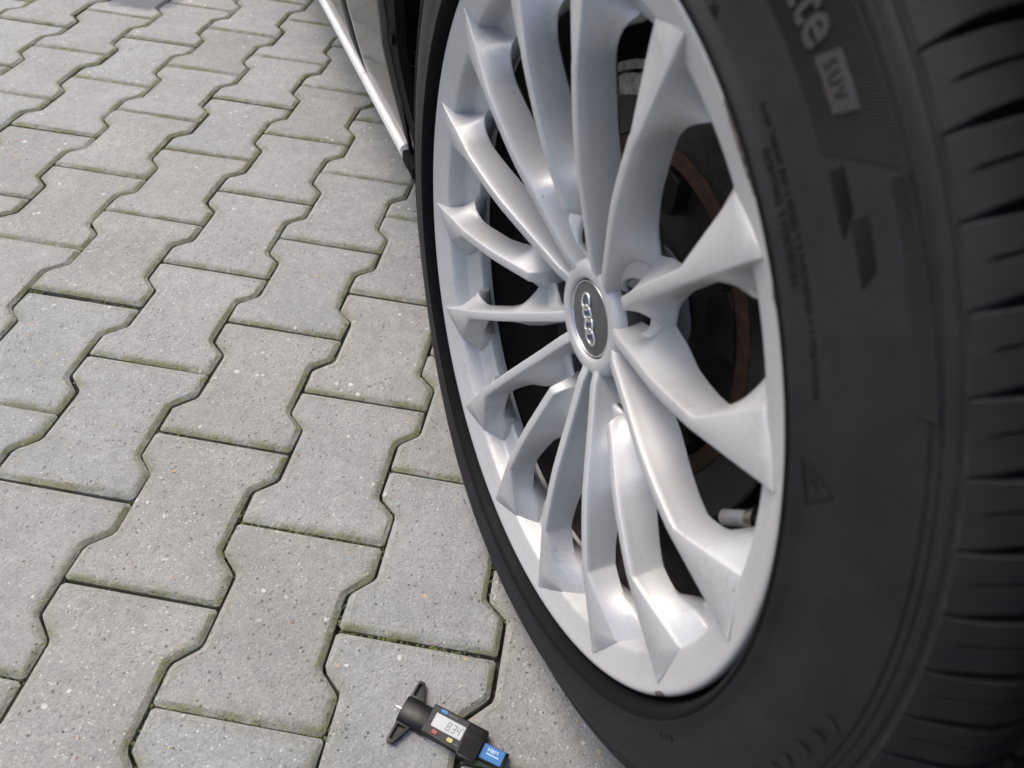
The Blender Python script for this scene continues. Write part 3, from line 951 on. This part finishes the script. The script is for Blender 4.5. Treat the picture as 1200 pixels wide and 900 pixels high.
tyre_text('lettering', 'ate', 0.3160, A(64.3), 0.0225, 0.0008, M_RUBL, 0.0003, 0.0004, 1.0)
obj('letter_plate', flat_patch([((0.3172, A(58.75)), (0.3272, A(58.15))), ((0.3172, A(56.6)), (0.3272, A(56.0))), ((0.3172, A(54.75)), (0.3272, A(54.2)))], 0.00085, 'letter_plate'), M_RUBL, tyre)
tyre_text('lettering', 'SUV', 0.3194, A(58.0), 0.0072, 0.00105, M_BAND, 0.0002, 0.0, 1.4, 0.95)
obj('ridged_band', band(A(51.7), A(47.0), 0.3096, 0.3155, 0.0014, 0.0004, 0.0002, A(1.6)), M_BAND, tyre)
obj('ridged_band', band(A(48.2), A(43.6), 0.3140, 0.3205, 0.0014, 0.0004, 0.0002, A(1.2)), M_BAND, tyre)
tyre_text('lettering', 'PLIES TREAD NO 2 STEEL + 2 POLYESTER + 1 POLYAMIDE', 0.2870, A(59.0), 0.0042, 0.00025, M_BAND, 0.0002, 0.0001, 1.18, 0.93)
tyre_text('lettering', 'SIDEWALL 2 POLYESTER', 0.2818, A(55.8), 0.0040, 0.00025, M_BAND, 0.0002, 0.0001, 1.25, 1.05)
tyre_text('lettering', 'XL', 0.2828, A(69.3), 0.0060, 0.00025, M_BAND, 0.0002, 0.0001, 1.1)
tyre_text('lettering', 'M + S', 0.2858, A(-21.5), 0.0065, 0.0002, M_BAND, 0.0003, 0.0, 1.2)
def seg_patch(r0, a0, r1, a1, w, mat, lift=0.0004, name='raised_mark'):
    x0, y0, x1, y1 = r0 * cos(a0), r0 * sin(a0), r1 * cos(a1), r1 * sin(a1)
    l_ = hypot(x1 - x0, y1 - y0); nx, ny = -(y1 - y0) / l_ * w / 2, (x1 - x0) / l_ * w / 2
    V = []
    for (x, y) in ((x0 - nx, y0 - ny), (x1 - nx, y1 - ny), (x1 + nx, y1 + ny), (x0 + nx, y0 + ny)):
        r, a = hypot(x, y), atan2(y, x); V.append((x, y, tyre_d(r, a) + lift))
    return obj(name, mesh(name, V, [(0, 1, 2, 3)]), mat, tyre)
# three-peak mountain mark
for (p0, p1) in (((0.2815, 30.4), (0.2845, 26.4)), ((0.2845, 26.4), (0.2985, 28.4)), ((0.2985, 28.4), (0.2815, 30.4)), ((0.2860, 28.8), (0.2915, 28.0))):
    seg_patch(p0[0], A(p0[1]), p1[0], A(p1[1]), 0.0009, M_BAND, 0.0004)
# big bevelled letters low on the wall
for (r0, a0, r1, a1, w) in ((0.3135, -6.0, 0.319, -5.5, 0.0034), (0.315, -3.2, 0.320, -2.2, 0.0040), (0.3205, -0.6, 0.316, 0.3, 0.0036), (0.316, 3.0, 0.3225, 3.3, 0.0038), (0.318, 5.6, 0.324, 6.3, 0.0040), (0.326, 8.2, 0.320, 8.9, 0.0034)):
    seg_patch(r0, A(a0), r1, A(a1), w * 1.3, M_TREAD, 0.00025, 'raised_letter')

# ------------------------------------------------------------------ brake behind the spokes
brake = empty('brake', mw=WL, parent=car)
def annulus(name, prof, mat, n=96):
    V, F = lathe(prof, n); me = mesh(name, V, F); fix_normals(me); shade(me, 35)
    return obj(name, me, mat, brake)
annulus('brake_disc', [(0.1320, -0.0850), (0.1330, -0.0840), (0.1660, -0.0840), (0.1680, -0.0855), (0.1680, -0.1080), (0.1320, -0.1080)], M_DISC)
annulus('disc_rust_band', [(0.1180, -0.0950), (0.1190, -0.0846), (0.1318, -0.0846), (0.1319, -0.0950)], M_RUST)
annulus('hub_carrier', [(0.0010, -0.0760), (0.070, -0.0765), (0.080, -0.0800), (0.088, -0.1000), (0.112, -0.1010), (0.118, -0.0960)], M_HUBD)
annulus('dust_shield', [(0.02, -0.1300), (0.20, -0.1300), (0.205, -0.1320), (0.205, -0.1340)], M_HUBD)
bm = bmesh.new()
def sector_bm(bm, r0, r1, a0, a1, z0, z1, n=8, bev=0.004):
    pts = [(r0 * cos(a0 + (a1 - a0) * i / n), r0 * sin(a0 + (a1 - a0) * i / n)) for i in range(n + 1)]
    pts += [(r1 * cos(a1 + (a0 - a1) * i / n), r1 * sin(a1 + (a0 - a1) * i / n)) for i in range(n + 1)]
    prism_bm(bm, pts, z0, z1, bev)
sector_bm(bm, 0.105, 0.200, A(150), A(205), -0.115, -0.074)
sector_bm(bm, 0.120, 0.185, A(158), A(197), -0.075, -0.062)
obj('brake_caliper', bm_mesh('brake_caliper', bm), M_HUBD, brake)
bm = bmesh.new()
sector_bm(bm, 0.158, 0.172, A(98), A(121), -0.088, -0.074, 8, 0.003)
sector_bm(bm, 0.1745, 0.1805, A(99), A(124), -0.088, -0.078, 8, 0.002)
obj('caliper_bracket', bm_mesh('caliper_bracket', bm), M_CAST, brake)
for k in range(5):
    bm = bmesh.new()
    a = A(20 + 72 * k)
    sector_bm(bm, 0.06, 0.112, a, a + A(26), -0.1005, -0.088, 4, 0.003)
    obj('disc_bell_rib', bm_mesh('disc_bell_rib', bm), M_HUBD, brake)

# ------------------------------------------------------------------ car body (car frame: x to the camera, y out, z up)
# side profile of the body between sill and roof
BP = [(0.205, -0.036), (0.2175, -0.0335), (0.230, -0.0300), (0.30, -0.0140), (0.36, -0.0030), (0.45, 0.004), (0.58, 0.006), (0.75, -0.002), (0.92, -0.030)]
def side_y(z): return lerp_tab(z, BP)
HZ = HUB.z
RA = 0.475                                       # body edge round the arch
def z_low(x, r=RA):
    base = 0.2175
    if abs(x) < r: return max(base, HZ + sqrt(r * r - x * x))
    return base
def side_panel(name, x0, x1, nx, z1, mat, arch=True):
    V, F = [], []
    nz = 14
    xs = [x0 + (x1 - x0) * i / nx for i in range(nx + 1)]
    for x in xs:
        zl = z_low(x) if arch else 0.2175
        zl = min(zl, z1 - 0.01)
        for k in range(nz + 1):
            z = zl + (z1 - zl) * (k / nz) ** 1.3
            V.append((x, side_y(z), z))
    for i in range(nx):
        for k in range(nz):
            F.append((i * (nz + 1) + k, (i + 1) * (nz + 1) + k, (i + 1) * (nz + 1) + k + 1, i * (nz + 1) + k + 1))
    me = mesh(name, V, F); fix_normals(me); shade(me, 40)
    o = obj(name, me, mat, car)
    md = o.modifiers.new('thickness', 'SOLIDIFY'); md.thickness = 0.004; md.offset = -1 if me.polygons[0].normal.y > 0 else 1
    return o
side_panel('front_wing', -0.70, 0.80, 120, 0.92, M_BODY)
side_panel('front_door', -1.62, -0.706, 12, 0.92, M_BODY, False)
side_panel('rear_door', -2.45, -1.626, 10, 0.92, M_BODY, False)
# upper body as one shell
bm = bmesh.new()
W_ = 1.84
secs = [(0.80, 0.35, 0.62), (0.60, 0.25, 0.80), (0.2, 0.25, 0.92), (-0.55, 0.25, 0.98)]
def quad(bm, pts): return bm.faces.new([bm.verts.new(p) for p in pts])
quad(bm, [(0.80, 0.0, 0.60), (0.80, -W_, 0.60), (0.55, -W_, 0.86), (0.55, -0.03, 0.86)])
quad(bm, [(0.55, -0.032, 0.861), (0.55, -W_, 0.861), (-0.55, -W_, 0.98), (-0.55, -0.04, 0.93)])
quad(bm, [(-1.25, -0.26, 1.42), (-1.25, -W_ + 0.2, 1.42), (-2.6, -W_ + 0.2, 1.42), (-2.6, -0.26, 1.42)])
quad(bm, [(-2.6, -0.26, 1.419), (-2.6, -W_ + 0.2, 1.419), (-3.4, -W_, 0.95), (-3.4, -0.05, 0.95)])
quad(bm, [(-3.4, -0.05, 0.949), (-3.4, -W_, 0.949), (-3.5, -W_, 0.3), (-3.5, -0.05, 0.3)])
quad(bm, [(0.801, 0.0, 0.599), (0.801, -W_, 0.599), (0.79, -W_, 0.2), (0.79, 0.0, 0.2)])
quad(bm, [(-2.452, -0.03, 0.92), (-3.4, -0.05, 0.92), (-3.5, -0.05, 0.22), (-2.452, -0.02, 0.22)])
obj('body_shell', bm_mesh('body_shell', bm), M_BODY, car)
bm = bmesh.new()
quad(bm, [(-0.552, -0.06, 0.931), (-0.552, -W_ + 0.02, 0.931), (-1.248, -W_ + 0.22, 1.415), (-1.248, -0.27, 1.415)])
quad(bm, [(-0.60, -0.045, 0.925), (-1.25, -0.255, 1.41), (-2.6, -0.255, 1.41), (-3.35, -0.06, 0.94)])
obj('side_window', bm_mesh('side_window', bm), M_GLASS, car)
bm = bmesh.new()
box_bm(bm, -3.4, -0.50, -1.7, -0.075, 0.185, 0.205)
box_bm(bm, 0.45, 0.78, -1.7, -0.05, 0.185, 0.205)
obj('underbody', bm_mesh('underbody', bm), M_LINER, car)
# bright sill strip, in two lengths that meet at a gap
def strip(x0, x1, name, tip=False):
    prof = [(-0.042, 0.2035), (-0.0285, 0.2030), (-0.0262, 0.2046), (-0.0262, 0.2110), (-0.0285, 0.2140), (-0.0330, 0.2155), (-0.042, 0.2155)]
    V, F = [], []
    n_ = len(prof)
    xs = [x0, x0 + 0.002, x1 - 0.03, x1 - 0.002, x1]
    for q, x in enumerate(xs):
        s = 0.985 if q in (0, 4) else 1.0
        for (y, z) in prof:
            zz = 0.2085 + (z - 0.2085) * s + 0.0
            xx = x
            if tip and q >= 3: xx = x - max(0, (z - 0.1985)) * 0.9
            V.append((xx, y, zz))
    for i in range(len(xs) - 1):
        for k in range(n_):
            F.append((i * n_ + k, i * n_ + (k + 1) % n_, (i + 1) * n_ + (k + 1) % n_, (i + 1) * n_ + k))
    F.append(tuple(range(n_))); F.append(tuple((len(xs) - 1) * n_ + k for k in range(n_)))
    me = mesh(name, V, F); fix_normals(me); shade(me, 40)
    return obj(name, me, M_TRIM, car)
strip(-0.715, -0.487, 'sill_strip', True)
strip(-3.0, -0.7165, 'sill_strip')
# black end piece under the arch and the arch cladding
bm = bmesh.new()
box_bm(bm, -0.4885, -0.440, -0.075, -0.026, 0.2000, 0.2172, 0.003)
obj('sill_end_cap', bm_mesh('sill_end_cap', bm), M_BLKPL, car)
V, F = [], []
na = 80
arch_p = [(RA + 0.004, -0.016), (RA + 0.003, -0.006), (RA - 0.004, -0.0015), (RA - 0.040, -0.0035), (RA - 0.048, -0.012), (RA - 0.050, -0.060)]
for i in range(na + 1):
    a = A(-17) + A(214) * i / na
    for (r, y) in arch_p:
        x, z = r * cos(a), HZ + r * sin(a)
        yy = y + side_y(z) - 0.004
        V.append((x, yy, max(z, 0.2165)))
m_ = len(arch_p)
for i in range(na):
    for k in range(m_ - 1):
        F.append((i * m_ + k, i * m_ + k + 1, (i + 1) * m_ + k + 1, (i + 1) * m_ + k))
me = mesh('arch_cladding', V, F); fix_normals(me); shade(me, 40)
clad = obj('arch_cladding', me, M_BLKPL, car)
# liner: dark vault behind the tyre
V, F = [], []
for i in range(49):
    a = A(-20) + A(220) * i / 48
    for y in (-0.055, -0.20, -0.34):
        V.append(((RA - 0.050) * cos(a), y, max(0.19, HZ + (RA - 0.050) * sin(a))))
for i in range(48):
    for k in range(2):
        F.append((i * 3 + k, i * 3 + k + 1, (i + 1) * 3 + k + 1, (i + 1) * 3 + k))
b0 = len(V)
V += [(-0.46, -0.341, 0.15), (0.46, -0.341, 0.15), (0.46, -0.341, 0.86), (-0.46, -0.341, 0.86)]
F.append((b0, b0 + 1, b0 + 2, b0 + 3))
me = mesh('arch_liner', V, F); fix_normals(me)
obj('arch_liner', me, M_LINER, car, smooth=40)
# screws in the cladding
bm = bmesh.new()
bmesh.ops.create_cone(bm, cap_ends=True, segments=20, radius1=0.0085, radius2=0.0075, depth=0.003)
scr = bm_mesh('liner_screw', bm, 30); scr.materials.append(M_BLKPL)
for (x, z) in ((-0.448, 0.375), (-0.437, 0.262)):
    o = obj('liner_screw', scr, None, car)
    o.matrix_local = Matrix.Translation((x, side_y(z) - 0.005, z)) @ Matrix.Rotation(-pi / 2, 4, 'X')

# ------------------------------------------------------------------ tread depth gauge lying on the paving
GO = Vector((0.33645911, -0.47607026, 0.0))
gauge = empty('tread_depth_gauge', mw=Matrix.Translation(GO) @ Matrix.Rotation(radians(-16.66), 4, 'Z'))
tag(gauge, 'small black digital tread depth gauge with blue end lying on the paving', 'gauge')
k_ = 0.001
def P(*pts): return [(x * k_, y * k_) for x, y in pts]
bm = bmesh.new()
prism_bm(bm, P((-26.5, -15.6), (9.0, -15.6), (10.2, -18.2), (13.5, -19.5), (21.5, -19.5), (25.0, -18.4), (28.8, -15.4), (29.2, 10.2), (28.0, 11.3), (-26.2, 11.3)), 0.0015, 0.0125, 0.0009)
obj('gauge_body', bm_mesh('gauge_body', bm), M_GBODY, gauge)
bm = bmesh.new()
prism_bm(bm, P((-25.2, -14.3), (10.0, -14.3), (10.2, 10.0), (-25.2, 10.0)), 0.0124, 0.0128, 0.0002, 1)
obj('gauge_face', bm_mesh('gauge_face', bm), M_GFACE, gauge)
bm = bmesh.new()
prism_bm(bm, P((-20.8, -7.9), (9.1, -7.9), (9.1, 4.6), (-20.8, 4.6)), 0.0127, 0.0131, 0.0002, 1)
obj('screen', bm_mesh('screen', bm), M_LCD, gauge)
# seven-segment digits "8.34"
bm = bmesh.new()
SEG = {'8': 'abcdefg', '3': 'abgcd', '4': 'fgbc'}
def digit(ch, x, y, w=3.4, h=7.6, t=0.62):
    sl = 0.10
    def bar(x0, y0, x1, y1):
        q = [(x + a + sl * b, y + b) for a, b in ((x0, y0), (x1, y0), (x1, y1), (x0, y1))]
        prism_bm(bm, P(*q), 0.01311, 0.01318)
    s = SEG[ch]
    g_ = 0.15
    if 'a' in s: bar(g_, h - t, w - g_, h)
    if 'd' in s: bar(g_, 0, w - g_, t)
    if 'g' in s: bar(g_, h / 2 - t / 2, w - g_, h / 2 + t / 2)
    if 'f' in s: bar(0, h / 2 + g_, t, h - g_)
    if 'e' in s: bar(0, g_, t, h / 2 - g_)
    if 'b' in s: bar(w - t, h / 2 + g_, w, h - g_)
    if 'c' in s: bar(w - t, g_, w, h / 2 - g_)
for ch, x in (('8', -7.6), ('3', -2.4), ('4', 2.2)): digit(ch, x, -5.6)
prism_bm(bm, P((-3.7, -5.6), (-2.95, -5.6), (-2.95, -4.8), (-3.7, -4.8)), 0.01311, 0.01318)
prism_bm(bm, P((7.2, 1.3), (7.9, 1.3), (7.9, 2.6), (7.2, 2.6)), 0.01311, 0.01318)
obj('screen_digits', bm_mesh('screen_digits', bm), M_LCDT, gauge)
def pill(name, x0, x1, y0, y1, mat, z=0.0138):
    bm = bmesh.new()
    n_ = 6; r_ = (y1 - y0) / 2 * 0.6; pts = []
    for (cx, cy, s) in ((x1 - r_, y1 - r_, 0), (x0 + r_, y1 - r_, 90), (x0 + r_, y0 + r_, 180), (x1 - r_, y0 + r_, 270)):
        for i in range(n_ + 1):
            a = A(s + 90 * i / n_); pts.append((cx + r_ * cos(a), cy + r_ * sin(a)))
    prism_bm(bm, P(*pts), 0.0126, z, 0.0002, 1)
    return obj(name, bm_mesh(name, bm), mat, gauge)
b_ = pill('button', -17.4, -12.2, -13.4, -9.8, M_RED); b_['label'] = 'red button'
b_ = pill('button', -2.2, 3.4, -13.6, -9.9, M_YEL); b_['label'] = 'yellow button'
pill('blue_badge', -18.2, -11.8, 6.7, 9.7, M_BLUEB, 0.01305)
def g_text(txt, x, y, size, mat, z, name, bold=0.0):
    me = text_mesh(txt, size * k_, 0.00003, bold * k_)
    me.materials.clear(); me.name = name
    for v in me.vertices: v.co = (v.co.x + x * k_, v.co.y + y * k_, v.co.z + z)
    me.update()
    return obj(name, me, mat, gauge)
g_text('DIGITAL', -10.6, 7.0, 2.4, M_GTXT, 0.01285, 'face_print')
g_text('ON/OFF', 4.2, -13.2, 1.6, M_GTXT, 0.01285, 'face_print')
# thumb grip ribs
rib_me = None
bm = bmesh.new(); box_bm(bm, -0.00045, 0.00045, -0.0078, 0.0078, 0.0, 0.0017, 0.0002, 1)
rib_me = bm_mesh('grip_rib', bm, 30); rib_me.materials.append(M_GBODY)
for i in range(10):
    x = 11.6 + i * 1.75
    o = obj('grip_rib', rib_me, None, gauge)
    o.location = (x * k_, (-9.2) * k_, 0.0123)
for i in range(7):
    o = obj('grip_rib', rib_me, None, gauge)
    o.location = ((13.5 + i * 1.75) * k_, 6.3 * k_, 0.0123); o.scale = (1, 0.34, 0.7)
# round head tube and the two feet
V, F = [], []
for i in range(25):
    a = pi * i / 24 * 1.0
    y = -3.6 + 12.8 * cos(a); z = 1.0 + 11.0 * max(0.0, sin(a)) ** 0.55
    for x in (-52.0, -51.2, -30, -26.6):
        s = 0.95 if x == -52.0 else 1.0
        V.append((x * k_, (-3.6 + (y + 3.6) * s) * k_, (z * s) * k_))
for i in range(24):
    for k in range(3): F.append((i * 4 + k, i * 4 + k + 1, (i + 1) * 4 + k + 1, (i + 1) * 4 + k))
F.append(tuple(i * 4 for i in range(25)))
me = mesh('gauge_head', V, F); fix_normals(me); shade(me, 40)
obj('gauge_head', me, M_GBODY, gauge)
def foot(sgn):
    y0 = 8.4 if sgn > 0 else -15.6
    yt = 25.4 if sgn > 0 else -35.0
    xb0, xb1, xt0, xt1 = -52.0, -36.8, -52.0, -44.8
    out = [(xb0, y0), (xb1, y0), (xt1, yt), (xt0 + 1.0, yt)]
    cen = (sum(p[0] for p in out) / 4, sum(p[1] for p in out) / 4)
    inn = [(xb0 + 2.6, y0 + sgn * 2.2), (xb1 - 4.0, y0 + sgn * 2.2), (xt1 - 2.0, yt - sgn * 2.8), (xt0 + 2.6, yt - sgn * 2.8)]
    V, F = [], []
    for pts, z in ((out, 1.0), (out, 6.2), (inn, 6.5), (inn, 2.2)):
        V += [(x * k_, y * k_, z * k_) for x, y in pts]
    for L_ in range(3):
        for i in range(4):
            j = (i + 1) % 4
            F.append((L_ * 4 + i, L_ * 4 + j, (L_ + 1) * 4 + j, (L_ + 1) * 4 + i))
    F.append((12, 13, 14, 15)); F.append((3, 2, 1, 0))
    bm = bmesh.new(); me = mesh('gauge_foot', V, F); bm.from_mesh(me)
    bmesh.ops.recalc_face_normals(bm, faces=bm.faces)
    bmesh.ops.bevel(bm, geom=list(bm.edges), offset=0.0004, segments=2, affect='EDGES')
    bm.to_mesh(me); bm.free(); shade(me, 35)
    obj('gauge_foot', me, M_GBODY, gauge)
foot(1); foot(-1)
bm = bmesh.new()
prism_bm(bm, P((-58.6, -5.3), (-51.9, -5.3), (-51.9, -4.3), (-58.6, -4.3)), 0.0050, 0.0062)
obj('probe', bm_mesh('probe', bm), M_STEEL, gauge)
bm = bmesh.new()
prism_bm(bm, P((28.9, -11.9), (52.0, -11.2), (53.2, -10.3), (53.2, 2.6), (52.4, 3.2), (28.9, 2.6)), 0.0020, 0.0092, 0.0006)
obj('slider', bm_mesh('slider', bm), M_GBODY, gauge)
bm = bmesh.new()
prism_bm(bm, P((29.3, -11.0), (50.0, -10.4), (50.0, 2.5), (29.3, 2.0)), 0.0091, 0.0095, 0.0002, 1)
obj('slider_label', bm_mesh('slider_label', bm), M_BLUE, gauge)
g_text('HBM', 34.2, -3.4, 4.9, M_WHITE, 0.00955, 'label_print', 0.05)
bm = bmesh.new()
prism_bm(bm, P((34.2, -5.9), (46.2, -5.7), (46.2, -4.7), (34.2, -4.9)), 0.0095, 0.00956)
obj('label_print', bm_mesh('label_print', bm), M_WHITE, gauge)
